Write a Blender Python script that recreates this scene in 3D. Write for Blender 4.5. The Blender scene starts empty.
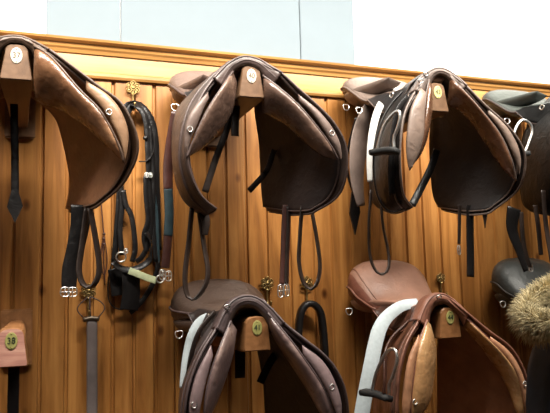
import bpy, bmesh, math, random
from mathutils import Vector as V, Matrix, Quaternion

# ------------------------------------------------------------------ camera
ZL = 1.38                      # height of the number plates of the lower row
S = 0.78                       # height between the two rows
D = 0.6864                     # distance between the racks
WY = 0.52                      # front of the panelling
F = 650.0
YAW, PITCH, ROLL = 0.3537, 0.1104, -0.0261
CAM = V((0.0582, -1.8838, ZL + 0.1457))
_cy, _sy, _cp, _sp = math.cos(YAW), math.sin(YAW), math.cos(PITCH), math.sin(PITCH)
_f = V((_sy, _cy, 0)); _r = V((_cy, -_sy, 0)); _u = V((0, 0, 1))
cf = _f * _cp + _u * _sp
_u2 = _u * _cp - _f * _sp
cr_ = _r * math.cos(ROLL) + _u2 * math.sin(ROLL)
cu = _u2 * math.cos(ROLL) - _r * math.sin(ROLL)

C = bpy.context.scene.collection
sc = bpy.context.scene
cam = bpy.data.cameras.new('camera')
cam.sensor_width = 36.0
cam.lens = F * 36.0 / 550.0
camo = bpy.data.objects.new('camera', cam)
C.objects.link(camo)
camo.matrix_world = Matrix(((cr_.x, cu.x, -cf.x, CAM.x), (cr_.y, cu.y, -cf.y, CAM.y), (cr_.z, cu.z, -cf.z, CAM.z), (0, 0, 0, 1)))
sc.camera = camo

# ------------------------------------------------------------------ light
w = bpy.data.worlds.new('world'); sc.world = w
w.use_nodes = True
w.node_tree.nodes['Background'].inputs[0].default_value = (0.8, 0.87, 1.0, 1)
w.node_tree.nodes['Background'].inputs[1].default_value = 0.08

def area(name, loc, target, sx, sy, power, col, spread=180):
    l = bpy.data.lights.new(name, 'AREA'); l.shape = 'RECTANGLE'
    l.size = sx; l.size_y = sy; l.energy = power; l.color = col
    o = bpy.data.objects.new(name, l); C.objects.link(o)
    o.location = loc
    o.rotation_euler = (V(target) - V(loc)).to_track_quat('-Z', 'Y').to_euler()
    l.spread = math.radians(spread)
    return o
area('ceiling_or_fill_lamp', (0.75, -0.85, 3.28), (0.70, 0.36, 2.25), 4.2, 0.22, 165, (1.0, 0.94, 0.84), 100)
area('ceiling_or_fill_lamp', (0.0, -2.2, 3.3), (0.5, 0.2, 1.9), 2.2, 0.5, 10, (1.0, 0.96, 0.92), 180)  # added fill light from the front, not a lamp of the room
sc.view_settings.view_transform = 'Standard'
sc.view_settings.look = 'None'
sc.view_settings.gamma = 1.0
sc.view_settings.use_curve_mapping = False
sc.view_settings.exposure = -0.42

# ------------------------------------------------------------------ helpers
def at(px, py, Y):
    d = cf + cr_ * ((px - 275.0) / F) + cu * ((206.5 - py) / F)
    t = (Y - CAM.y) / d.y
    return CAM + d * t

def P(pts, Y=None):
    return [at(p[0], p[1], p[2] if len(p) > 2 else Y) for p in pts]

def crom(pts, n, closed=False):
    """n points evenly spaced along the smooth curve through pts"""
    pts = [V(p) for p in pts]
    m = len(pts)
    if m == 2:
        return [pts[0].lerp(pts[1], i / (n - 1)) for i in range(n)]
    out = []
    seg = m if closed else m - 1
    for i in range(seg):
        if closed:
            a, b, c, d = pts[(i - 1) % m], pts[i], pts[(i + 1) % m], pts[(i + 2) % m]
        else:
            b, c = pts[i], pts[i + 1]
            a = pts[i - 1] if i else b * 2 - c
            d = pts[i + 2] if i + 2 < m else c * 2 - b
        for k in range(12):
            t = k / 12
            out.append(((b * 2) + (c - a) * t + (a * 2 - b * 5 + c * 4 - d) * t * t + (b * 3 - a - c * 3 + d) * t ** 3) * 0.5)
    out.append(pts[0] if closed else pts[-1])
    L = [0.0]
    for i in range(1, len(out)):
        L.append(L[-1] + (out[i] - out[i - 1]).length)
    res = []; j = 0
    cnt = n if closed else n - 1
    for i in range(n):
        s = L[-1] * i / cnt
        while j < len(L) - 2 and L[j + 1] < s: j += 1
        q = (s - L[j]) / max(1e-9, L[j + 1] - L[j])
        res.append(out[j].lerp(out[j + 1], min(1, q)))
    return res

def wloc(o):
    l = V((0, 0, 0))
    while o is not None:
        l = l + o.location; o = o.parent
    return l

def obj(name, verts, faces, mat, parent=None, smooth=True, recalc=True):
    off = wloc(parent)
    me = bpy.data.meshes.new(name)
    me.from_pydata([tuple(V(v) - off) for v in verts], [], faces)
    if recalc:
        bm = bmesh.new(); bm.from_mesh(me)
        bmesh.ops.recalc_face_normals(bm, faces=bm.faces)
        bm.to_mesh(me); bm.free()
    me.materials.append(mat)
    if smooth:
        for p in me.polygons: p.use_smooth = True
    o = bpy.data.objects.new(name, me); C.objects.link(o)
    if parent: o.parent = parent
    return o

def root_mesh(o, base):
    """move the origin of a top-level mesh to base"""
    b = V(base)
    o.data.transform(Matrix.Translation(-b)); o.location = b
    return o

def thing(name, label, cat, loc, group=None):
    o = bpy.data.objects.new(name, None); C.objects.link(o)
    o.empty_display_size = 0.05
    o.location = loc; o['label'] = label; o['category'] = cat
    if group: o['group'] = group
    return o

def tag(o, label, cat, group=None):
    o['label'] = label; o['category'] = cat
    if group: o['group'] = group
    return o

class MB:
    def __init__(s): s.v = []; s.f = []
    def add(s, v, f):
        n = len(s.v); s.v += [V(x) for x in v]; s.f += [tuple(i + n for i in q) for q in f]
        return s
    def build(s, name, mat, parent=None, smooth=True):
        return obj(name, s.v, s.f, mat, parent, smooth)

def g_box(c, sx, sy, sz, bev=0.0):
    bm = bmesh.new()
    bmesh.ops.create_cube(bm, size=1)
    for v in bm.verts: v.co = V((v.co.x * sx, v.co.y * sy, v.co.z * sz))
    if bev: bmesh.ops.bevel(bm, geom=bm.edges[:], offset=bev, segments=2, affect='EDGES')
    bm.verts.ensure_lookup_table()
    v = [x.co + V(c) for x in bm.verts]; f = [tuple(q.index for q in p.verts) for p in bm.faces]
    bm.free(); return v, f

def g_sphere(c, r, sx=1, sy=1, sz=1, n=12):
    bm = bmesh.new(); bmesh.ops.create_uvsphere(bm, u_segments=n, v_segments=max(6, n * 2 // 3), radius=r)
    v = [V((x.co.x * sx, x.co.y * sy, x.co.z * sz)) + V(c) for x in bm.verts]; f = [tuple(q.index for q in p.verts) for p in bm.faces]
    bm.free(); return v, f

def g_sweep(path, prof_fn, closed=False, side=None):
    """sweep a profile; prof_fn(s) -> list of (a, b) along side and normal"""
    n = len(path); v = []; f = []
    last = None
    for i in range(n):
        if closed: T = path[(i + 1) % n] - path[(i - 1) % n]
        else: T = path[min(i + 1, n - 1)] - path[max(i - 1, 0)]
        T = T.normalized() if T.length > 1e-9 else V((0, 0, 1))
        if side is not None:
            sd = side(i / max(1, n - 1)) if callable(side) else V(side)
        else:
            sd = last if last is not None else (V((0, 1, 0)) if abs(T.y) < 0.9 else V((1, 0, 0)))
        Sd = sd - T * sd.dot(T)
        if Sd.length < 1e-4: Sd = T.orthogonal()
        Sd.normalize(); last = Sd
        N = T.cross(Sd)
        pr = prof_fn(i / max(1, n - 1))
        for a, b in pr: v.append(path[i] + Sd * a + N * b)
    k = len(pr)
    m = n if closed else n - 1
    for i in range(m):
        for j in range(k):
            f.append((i * k + j, i * k + (j + 1) % k, ((i + 1) % n) * k + (j + 1) % k, ((i + 1) % n) * k + j))
    if not closed:
        f.append(tuple(range(k))); f.append(tuple((n - 1) * k + j for j in range(k)))
    return v, f

def circ(r, n=8, ry=None):
    ry = r if ry is None else ry
    return [(r * math.cos(2 * math.pi * j / n), ry * math.sin(2 * math.pi * j / n)) for j in range(n)]

def g_tube(pts, r, n=24, closed=False, k=8, ends=None):
    path = crom(pts, n, closed)
    if ends is None: fn = lambda s: circ(r, k)
    else: fn = lambda s: circ(r * (ends + (1 - ends) * math.sin(math.pi * min(1, max(0, s))) ** 0.5), k)
    return g_sweep(path, fn, closed)

def rrect(w, t):
    a, b = w / 2, t / 2; c = min(a, b) * 0.5
    return [(a, -b + c), (a, b - c), (a - c, b), (-a + c, b), (-a, b - c), (-a, -b + c), (-a + c, -b), (a - c, -b)]

def g_strap(pts, w, t=0.004, side=(1, 0, 0), n=28, closed=False, taper=None):
    path = crom(pts, n, closed)
    fn = (lambda s: rrect(w, t)) if taper is None else (lambda s: rrect(w * taper(s), t))
    return g_sweep(path, fn, closed, side)

def strap(name, pts, w, mat, parent, Y=None, side=(1, 0, 0), t=0.004, n=28, closed=False, taper=None):
    v, f = g_strap(P(pts, Y), w, t, side, n, closed, taper)
    return obj(name, v, f, mat, parent)

def loft_grid(rows, nu, nv):
    """rows of control points -> nu x nv points"""
    R = [crom(r, nv) for r in rows]
    cols = [crom([r[j] for r in R], nu) for j in range(nv)]
    return [[cols[j][i] for j in range(nv)] for i in range(nu)]

def g_sheet(grid, th):
    """closed sheet of thickness th (rounded rim) around a grid"""
    nu, nv = len(grid), len(grid[0])
    N = []
    for i in range(nu):
        row = []
        for j in range(nv):
            a = grid[min(i + 1, nu - 1)][j] - grid[max(i - 1, 0)][j]
            b = grid[i][min(j + 1, nv - 1)] - grid[i][max(j - 1, 0)]
            c = a.cross(b)
            row.append(c.normalized() if c.length > 1e-10 else V((0, 0, 0)))
        N.append(row)
    v = []; f = []
    for s in (0.5, -0.5):
        for i in range(nu):
            for j in range(nv): v.append(grid[i][j] + N[i][j] * th * s)
    M = nu * nv
    for i in range(nu - 1):
        for j in range(nv - 1):
            a, b, c, d = i * nv + j, i * nv + j + 1, (i + 1) * nv + j + 1, (i + 1) * nv + j
            f.append((a, b, c, d)); f.append((d + M, c + M, b + M, a + M))
    rim = [j for j in range(nv)] + [i * nv + nv - 1 for i in range(1, nu)] + [(nu - 1) * nv + j for j in range(nv - 2, -1, -1)] + [i * nv for i in range(nu - 2, 0, -1)]
    for q in range(len(rim)):
        a, b = rim[q], rim[(q + 1) % len(rim)]
        f.append((a, a + M, b + M, b))
    return v, f

def g_cushion(A, B, front, back, n=26, k=14):
    """stuffed leaf between two edge curves, bulging along front / back vectors"""
    A = crom(A, n); B = crom(B, n); v = []; f = []
    front, back = V(front), V(back)
    wmax = max((A[i] - B[i]).length for i in range(n))
    for i in range(n):
        wd = (A[i] - B[i]).length / wmax
        h = wd ** 0.8
        e = min(1.0, i / 2.5, (n - 1 - i) / 2.5) ** 0.5 if 0 < i < n - 1 else 0.02
        for j in range(k):
            a = 2 * math.pi * j / k
            t = 0.5 - 0.5 * math.cos(a)
            s = math.sin(a)
            b = (front * s if s > 0 else back * -s) * h * e
            v.append(A[i].lerp(B[i], t) + b)
    for i in range(n - 1):
        for j in range(k):
            f.append((i * k + j, i * k + (j + 1) % k, (i + 1) * k + (j + 1) % k, (i + 1) * k + j))
    f.append(tuple(range(k))); f.append(tuple((n - 1) * k + j for j in range(k)))
    return v, f

# ------------------------------------------------------------------ materials
def nd(nt, t, **kw):
    n = nt.nodes.new(t)
    for k, x in kw.items():
        if k in n.inputs: n.inputs[k].default_value = x
        else: setattr(n, k, x)
    return n

def mat_base(name):
    m = bpy.data.materials.new(name); m.use_nodes = True
    nt = m.node_tree; b = nt.nodes['Principled BSDF']
    return m, nt, b

def ramp(nt, cols):
    r = nt.nodes.new('ShaderNodeValToRGB')
    e = r.color_ramp.elements
    e[0].position, e[0].color = cols[0][0], (*cols[0][1], 1)
    e[1].position, e[1].color = cols[-1][0], (*cols[-1][1], 1)
    for p, c in cols[1:-1]:
        x = e.new(p); x.color = (*c, 1)
    return r

def leather(name, c, rough=0.42, var=0.35, wear=None, scale=9.0, spec=0.5, grain=0.15):
    m, nt, b = mat_base(name)
    tc = nd(nt, 'ShaderNodeTexCoord')
    n1 = nd(nt, 'ShaderNodeTexNoise', Scale=scale, Detail=4.0, Roughness=0.6)
    lo = tuple(x * (1 - var) for x in c); hi = wear or tuple(min(1, x * (1 + var)) for x in c)
    r = ramp(nt, [(0.3, lo), (0.52, c), (0.72, hi)])
    n2 = nd(nt, 'ShaderNodeTexNoise', Scale=260.0, Detail=2.0)
    bp0 = nd(nt, 'ShaderNodeBump', Strength=0.55, Distance=0.006)
    n4 = nd(nt, 'ShaderNodeTexNoise', Scale=scale * 3.2, Detail=3.0, Roughness=0.55, Distortion=0.5)
    nt.links.new(tc.outputs['Object'], n4.inputs['Vector']); nt.links.new(n4.outputs['Fac'], bp0.inputs['Height'])
    bp = nd(nt, 'ShaderNodeBump', Strength=grain, Distance=0.002)
    nt.links.new(bp0.outputs[0], bp.inputs['Normal'])
    n3 = nd(nt, 'ShaderNodeTexNoise', Scale=scale * 2.3, Detail=3.0)
    mr = nd(nt, 'ShaderNodeMapRange'); mr.inputs['To Min'].default_value = rough - 0.1; mr.inputs['To Max'].default_value = rough + 0.14
    L = nt.links.new
    L(tc.outputs['Object'], n1.inputs['Vector']); L(tc.outputs['Object'], n2.inputs['Vector']); L(tc.outputs['Object'], n3.inputs['Vector'])
    L(n1.outputs['Fac'], r.inputs[0]); L(r.outputs[0], b.inputs['Base Color'])
    L(n2.outputs['Fac'], bp.inputs['Height']); L(bp.outputs[0], b.inputs['Normal'])
    L(n3.outputs['Fac'], mr.inputs['Value']); L(mr.outputs[0], b.inputs['Roughness'])
    b.inputs['Specular IOR Level'].default_value = spec
    return m

def metal(name, c, rough=0.25):
    m, nt, b = mat_base(name)
    n1 = nd(nt, 'ShaderNodeTexNoise', Scale=60.0, Detail=3.0)
    r = ramp(nt, [(0.3, tuple(x * 0.7 for x in c)), (0.6, c)])
    nt.links.new(n1.outputs['Fac'], r.inputs[0]); nt.links.new(r.outputs[0], b.inputs['Base Color'])
    b.inputs['Metallic'].default_value = 1.0; b.inputs['Roughness'].default_value = rough
    return m

def plain(name, c, rough=0.6, var=0.1, scale=12.0):
    m, nt, b = mat_base(name)
    tc = nd(nt, 'ShaderNodeTexCoord')
    n1 = nd(nt, 'ShaderNodeTexNoise', Scale=scale, Detail=4.0)
    r = ramp(nt, [(0.3, tuple(x * (1 - var) for x in c)), (0.7, tuple(min(1, x * (1 + var)) for x in c))])
    nt.links.new(tc.outputs['Object'], n1.inputs['Vector'])
    nt.links.new(n1.outputs['Fac'], r.inputs[0]); nt.links.new(r.outputs[0], b.inputs['Base Color'])
    b.inputs['Roughness'].default_value = rough
    return m

def wood(name, dark, mid, light, rough=0.35, axis='Z', boards=False, knots=True, gs=1.0):
    m, nt, b = mat_base(name); L = nt.links.new
    tc = nd(nt, 'ShaderNodeTexCoord')
    mp = nd(nt, 'ShaderNodeMapping')
    s = {'Z': (22, 22, 1.6), 'X': (1.6, 22, 22), 'Y': (22, 1.6, 22)}[axis]
    mp.inputs['Scale'].default_value = tuple(x * gs for x in s)
    L(tc.outputs['Object'], mp.inputs['Vector'])
    vec = mp.outputs[0]
    if boards:
        at_ = nd(nt, 'ShaderNodeAttribute', attribute_name='board')
        add = nd(nt, 'ShaderNodeVectorMath', operation='MULTIPLY_ADD')
        add.inputs[1].default_value = (37, 19, 53)
        L(at_.outputs['Color'], add.inputs[0]); L(vec, add.inputs[2])
        vec = add.outputs[0]
    n1 = nd(nt, 'ShaderNodeTexNoise', Scale=1.0, Detail=5.0, Roughness=0.62, Distortion=0.6)
    L(vec, n1.inputs['Vector'])
    r = ramp(nt, [(0.28, dark), (0.48, mid), (0.72, light)])
    L(n1.outputs['Fac'], r.inputs[0])
    col = r.outputs[0]
    n0 = nd(nt, 'ShaderNodeTexNoise', Scale=2.2, Detail=3.0)
    L(tc.outputs['Object'], n0.inputs['Vector'])
    r0 = ramp(nt, [(0.3, (0.72, 0.72, 0.72)), (0.7, (1.1, 1.1, 1.1))])
    L(n0.outputs['Fac'], r0.inputs[0])
    mx = nd(nt, 'ShaderNodeMixRGB', blend_type='MULTIPLY'); mx.inputs[0].default_value = 1.0
    L(col, mx.inputs[1]); L(r0.outputs[0], mx.inputs[2]); col = mx.outputs[0]
    if boards:
        mx = nd(nt, 'ShaderNodeMixRGB', blend_type='MULTIPLY'); mx.inputs[0].default_value = 1.0
        rb = ramp(nt, [(0.0, (0.74, 0.70, 0.66)), (1.0, (1.15, 1.12, 1.05))])
        L(at_.outputs['Fac'], rb.inputs[0])
        L(col, mx.inputs[1]); L(rb.outputs[0], mx.inputs[2]); col = mx.outputs[0]
    if knots:
        vo = nd(nt, 'ShaderNodeTexVoronoi', Scale=7.0)
        mp2 = nd(nt, 'ShaderNodeMapping'); mp2.inputs['Scale'].default_value = (1.0, 1.0, 0.62)
        L(tc.outputs['Object'], mp2.inputs['Vector']); L(mp2.outputs[0], vo.inputs['Vector'])
        rk = ramp(nt, [(0.035, (0.12, 0.07, 0.05)), (0.07, (0.45, 0.34, 0.27)), (0.12, (1, 1, 1))])
        L(vo.outputs['Distance'], rk.inputs[0])
        mx = nd(nt, 'ShaderNodeMixRGB', blend_type='MULTIPLY'); mx.inputs[0].default_value = 0.9
        L(col, mx.inputs[1]); L(rk.outputs[0], mx.inputs[2]); col = mx.outputs[0]
    L(col, b.inputs['Base Color'])
    bp = nd(nt, 'ShaderNodeBump', Strength=0.12, Distance=0.004)
    L(n1.outputs['Fac'], bp.inputs['Height']); L(bp.outputs[0], b.inputs['Normal'])
    b.inputs['Roughness'].default_value = rough
    return m

M = {}
M['board'] = wood('honey_pine_boards', (0.17, 0.062, 0.015), (0.34, 0.145, 0.037), (0.54, 0.265, 0.080), 0.33, 'Z', True)
M['rail'] = wood('honey_pine_rail', (0.27, 0.125, 0.034), (0.42, 0.21, 0.062), (0.55, 0.31, 0.11), 0.33, 'X', False, False)
M['block'] = wood('rack_wood', (0.16, 0.065, 0.022), (0.26, 0.115, 0.042), (0.36, 0.17, 0.07), 0.4, 'Y', False, False)
M['blockdull'] = wood('dull_rack_wood', (0.10, 0.050, 0.024), (0.165, 0.088, 0.045), (0.23, 0.13, 0.07), 0.45, 'Y', False, False)
M['blockpink'] = wood('worn_end_grain', (0.30, 0.13, 0.10), (0.50, 0.24, 0.18), (0.66, 0.38, 0.28), 0.6, 'X', False, False, 2.5)
M['plaster'] = plain('white_plaster', (0.86, 0.86, 0.86), 0.8, 0.02)
M['bluepaint'] = plain('pale_blue_paint', (0.115, 0.150, 0.174), 0.6, 0.02)
M['wallpaint'] = plain('dim_wall_paint', (0.20, 0.17, 0.14), 0.8, 0.05)
M['floor'] = wood('floor_boards', (0.10, 0.05, 0.02), (0.17, 0.09, 0.04), (0.24, 0.13, 0.06), 0.5, 'X', False, False)
M['platewhite'] = plain('white_number_plate', (0.56, 0.53, 0.45), 0.4, 0.05)
M['platecream'] = plain('cream_number_plate', (0.62, 0.54, 0.22), 0.35, 0.08)
M['plategreen'] = plain('aged_number_plate', (0.27, 0.255, 0.085), 0.4, 0.2, 60)
M['inkpale'] = plain('faded_number_ink', (0.13, 0.085, 0.05), 0.5, 0.1)
M['ink'] = plain('black_number_ink', (0.02, 0.03, 0.015), 0.5, 0.1)
M['brass'] = metal('old_brass', (0.34, 0.24, 0.095), 0.45)
M['steel'] = metal('bright_steel', (0.86, 0.86, 0.84), 0.34)
M['iron'] = metal('dark_iron', (0.16, 0.13, 0.10), 0.5)
M['black'] = leather('black_leather', (0.009, 0.008, 0.008), 0.34, 0.4, spec=0.3)
M['darkstrap'] = leather('dark_brown_strap', (0.022, 0.014, 0.011), 0.42, 0.4, spec=0.35)
M['maroonstrap'] = leather('maroon_strap', (0.058, 0.020, 0.015), 0.42, 0.35)
M['tealstrap'] = plain('teal_webbing', (0.014, 0.034, 0.042), 0.7, 0.25, 40)
M['greystrap'] = leather('grey_strap', (0.13, 0.105, 0.10), 0.5, 0.3)
M['whiteweb'] = plain('off_white_webbing', (0.62, 0.62, 0.60), 0.75, 0.08, 90)
M['greyweb'] = plain('pale_grey_webbing', (0.38, 0.43, 0.45), 0.75, 0.08, 90)
M['rubber'] = plain('black_rubber', (0.012, 0.012, 0.012), 0.7, 0.2)
M['greentape'] = plain('pale_green_roller', (0.42, 0.46, 0.27), 0.6, 0.2, 30)

def palette(key, flap, inner, panel, knee, seat, edge, skirt, wearp=None, rp=0.25):
    return dict(
        flap=leather(key + '_flap', flap, 0.42, 0.35), inner=leather(key + '_flap_lining', inner, 0.5, 0.35),
        panel=leather(key + '_panel', panel, rp, 0.4, wearp, 11, 0.7), knee=leather(key + '_knee_roll', knee, 0.38, 0.35),
        seat=leather(key + '_seat', seat, 0.4, 0.22), edge=leather(key + '_edging', edge, 0.4, 0.3),
        skirt=leather(key + '_skirt', skirt, 0.36, 0.3), dark=leather(key + '_underside', (0.014, 0.010, 0.008), 0.55, 0.3))

PAL = {
 37: palette('tan', (0.075, 0.040, 0.022), (0.150, 0.068, 0.034), (0.18, 0.085, 0.042), (0.34, 0.20, 0.115), (0.12, 0.07, 0.045), (0.10, 0.062, 0.044), (0.02, 0.013, 0.011), (0.34, 0.19, 0.10)),
 40: palette('grey_brown', (0.075, 0.052, 0.044), (0.017, 0.011, 0.011), (0.125, 0.075, 0.056), (0.19, 0.135, 0.115), (0.17, 0.115, 0.092), (0.085, 0.058, 0.052), (0.016, 0.012, 0.011), (0.27, 0.175, 0.13)),
 43: palette('brown', (0.016, 0.013, 0.012), (0.015, 0.012, 0.012), (0.120, 0.056, 0.031), (0.21, 0.150, 0.120), (0.19, 0.142, 0.118), (0.13, 0.095, 0.080), (0.016, 0.012, 0.011), (0.24, 0.125, 0.07)),
 41: palette('plum_brown', (0.050, 0.032, 0.030), (0.014, 0.010, 0.010), (0.150, 0.098, 0.092), (0.24, 0.170, 0.170), (0.070, 0.047, 0.037), (0.085, 0.060, 0.060), (0.018, 0.013, 0.012), (0.34, 0.24, 0.21), 0.3),
 44: palette('russet', (0.16, 0.065, 0.036), (0.24, 0.100, 0.050), (0.46, 0.25, 0.11), (0.44, 0.22, 0.12), (0.31, 0.165, 0.115), (0.20, 0.085, 0.055), (0.055, 0.022, 0.014), (0.52, 0.33, 0.16)),
 'bu': palette('ebony', (0.005, 0.005, 0.005), (0.014, 0.012, 0.012), (0.03, 0.026, 0.024), (0.04, 0.036, 0.034), (0.075, 0.085, 0.078), (0.05, 0.036, 0.034), (0.006, 0.006, 0.006)),
 'bl': palette('jet', (0.014, 0.014, 0.014), (0.014, 0.012, 0.012), (0.025, 0.024, 0.022), (0.03, 0.03, 0.03), (0.030, 0.035, 0.034), (0.03, 0.028, 0.026), (0.014, 0.014, 0.014)),
}

# ------------------------------------------------------------------ the setting
X0, X1, YF, ZC = -2.2, 5.6, -4.6, 3.4
ZT, ZM = ZL + 1.0262, ZL + 0.904           # top of the ledge, lower moulding

def struct(name, v, f, mat, smooth=False):
    o = obj(name, v, f, mat, None, smooth); o['kind'] = 'structure'; return o

random.seed(4)
gpx = [13, 41, 67, 92, 113, 134, 155, 175, 192, 209, 227, 247, 267, 290, 313, 331, 352, 372, 390, 407, 424, 441, 459, 478, 496, 514, 532, 552]
gx = [at(p, 250, WY).x for p in gpx]
st = gx[1] - gx[0]
while gx[0] > X0: gx.insert(0, gx[0] - st)
gx[0] = X0
while gx[-1] < X1: gx.append(gx[-1] + 0.085)
gx[-1] = X1
v = []; f = []; bid = []
zb, zt = 0.12, ZM + 0.01
for i in range(len(gx) - 1):
    a, b = gx[i], gx[i + 1]
    prof = [(a, WY + 0.010), (a + 0.0035, WY + 0.010), (a + 0.008, WY), (b - 0.008, WY), (b - 0.0035, WY + 0.010), (b, WY + 0.010)]
    r = random.random()
    n = len(v)
    for x, y in prof: v += [(x, y, zb), (x, y, zt)]
    for k in range(5):
        f.append((n + 2 * k, n + 2 * k + 2, n + 2 * k + 3, n + 2 * k + 1)); bid.append(r)
n = len(v)
v += [(X0, WY + 0.03, zb), (X1, WY + 0.03, zb), (X1, WY + 0.03, zt), (X0, WY + 0.03, zt)]
f.append((n, n + 1, n + 2, n + 3)); bid.append(0.5)
o = obj('wall_panelling', v, f, M['board'], None, False, False)
o.name = 'wall_back'; o['kind'] = 'structure'
ca = o.data.color_attributes.new('board', 'FLOAT_COLOR', 'CORNER')
for p in o.data.polygons:
    r = bid[p.index]
    for li in p.loop_indices: ca.data[li].color = (r, (r * 7.3) % 1, (r * 3.7) % 1, 1)
v, f = g_box(((X0 + X1) / 2, WY + 0.09, ZC / 2), X1 - X0, 0.11, ZC)
struct('wall_upper', v, f, M['plaster'])
v, f = g_box(((X0 + X1) / 2, (YF + 0.7) / 2, -0.03), X1 - X0, 0.7 - YF, 0.06); struct('floor', v, f, M['floor'])
v, f = g_box(((X0 + X1) / 2, (YF + 0.7) / 2, ZC + 0.03), X1 - X0, 0.7 - YF, 0.06); struct('ceiling', v, f, M['plaster'])
v, f = g_box((X0 - 0.05, (YF + 0.7) / 2, ZC / 2), 0.1, 0.7 - YF, ZC); struct('wall_left', v, f, M['wallpaint'])
v, f = g_box((X1 + 0.05, (YF + 0.7) / 2, ZC / 2), 0.1, 0.7 - YF, ZC); struct('wall_right', v, f, M['wallpaint'])
v, f = g_box(((X0 + X1) / 2, YF - 0.05, ZC / 2), X1 - X0, 0.1, ZC); struct('wall_front', v, f, M['wallpaint'])
v, f = g_box(((X0 + X1) / 2, WY - 0.004, 0.06), X1 - X0, 0.03, 0.12, 0.004); struct('baseboard_back', v, f, M['rail'])

def extrude_x(prof):
    v = []; k = len(prof)
    for x in (X0, X1): v += [(x, y, z) for y, z in prof]
    f = [(j, (j + 1) % k, k + (j + 1) % k, k + j) for j in range(k)] + [tuple(range(k)), tuple(range(k, 2 * k))]
    return v, f
# flat frieze rail between the two mouldings
v, f = extrude_x([(WY + 0.028, ZM), (WY - 0.006, ZM), (WY - 0.006, ZT - 0.02), (WY + 0.028, ZT - 0.02)]); struct('trim_1', v, f, M['rail'])
# stepped cornice ledge
v, f = extrude_x([(WY + 0.03, ZT - 0.045), (WY - 0.012, ZT - 0.045), (WY - 0.018, ZT - 0.034), (WY - 0.024, ZT - 0.028), (WY - 0.030, ZT - 0.014), (WY - 0.046, ZT - 0.008), (WY - 0.050, ZT), (WY + 0.034, ZT)])
struct('trim_2', v, f, M['rail'])
# lower bead
v, f = extrude_x([(WY + 0.01, ZM - 0.012), (WY - 0.012, ZM - 0.012), (WY - 0.017, ZM - 0.004), (WY - 0.017, ZM + 0.006), (WY - 0.012, ZM + 0.012), (WY - 0.004, ZM + 0.014), (WY + 0.01, ZM + 0.014)])
struct('trim_3', v, f, M['rail'])
# pale blue painted boards above the ledge
bx = [at(p, 15, WY + 0.03).x for p in (46, 120.3, 299, 353)]
for i in range(3):
    v, f = g_box(((bx[i] + bx[i + 1]) / 2, WY + 0.030, (ZT + 0.002 + ZC) / 2), bx[i + 1] - bx[i] - 0.003, 0.012, ZC - ZT - 0.006, 0.002)
    struct('trim_%d' % (4 + i), v, f, M['bluepaint'])

# ------------------------------------------------------------------ racks
def text_mesh(body, size, depth):
    cu_ = bpy.data.curves.new('digits', 'FONT'); cu_.body = body; cu_.size = size; cu_.extrude = depth
    cu_.align_x = 'CENTER'; cu_.align_y = 'CENTER'
    t = bpy.data.objects.new('digits', cu_); C.objects.link(t)
    bpy.context.view_layer.update()
    me = bpy.data.meshes.new_from_object(t.evaluated_get(bpy.context.evaluated_depsgraph_get()))
    vs = [V((q.co.x, -q.co.z, q.co.y)) for q in me.vertices]; fs = [tuple(p.vertices) for p in me.polygons]
    bpy.data.objects.remove(t); bpy.data.curves.remove(cu_); bpy.data.meshes.remove(me)
    return vs, fs

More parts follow.
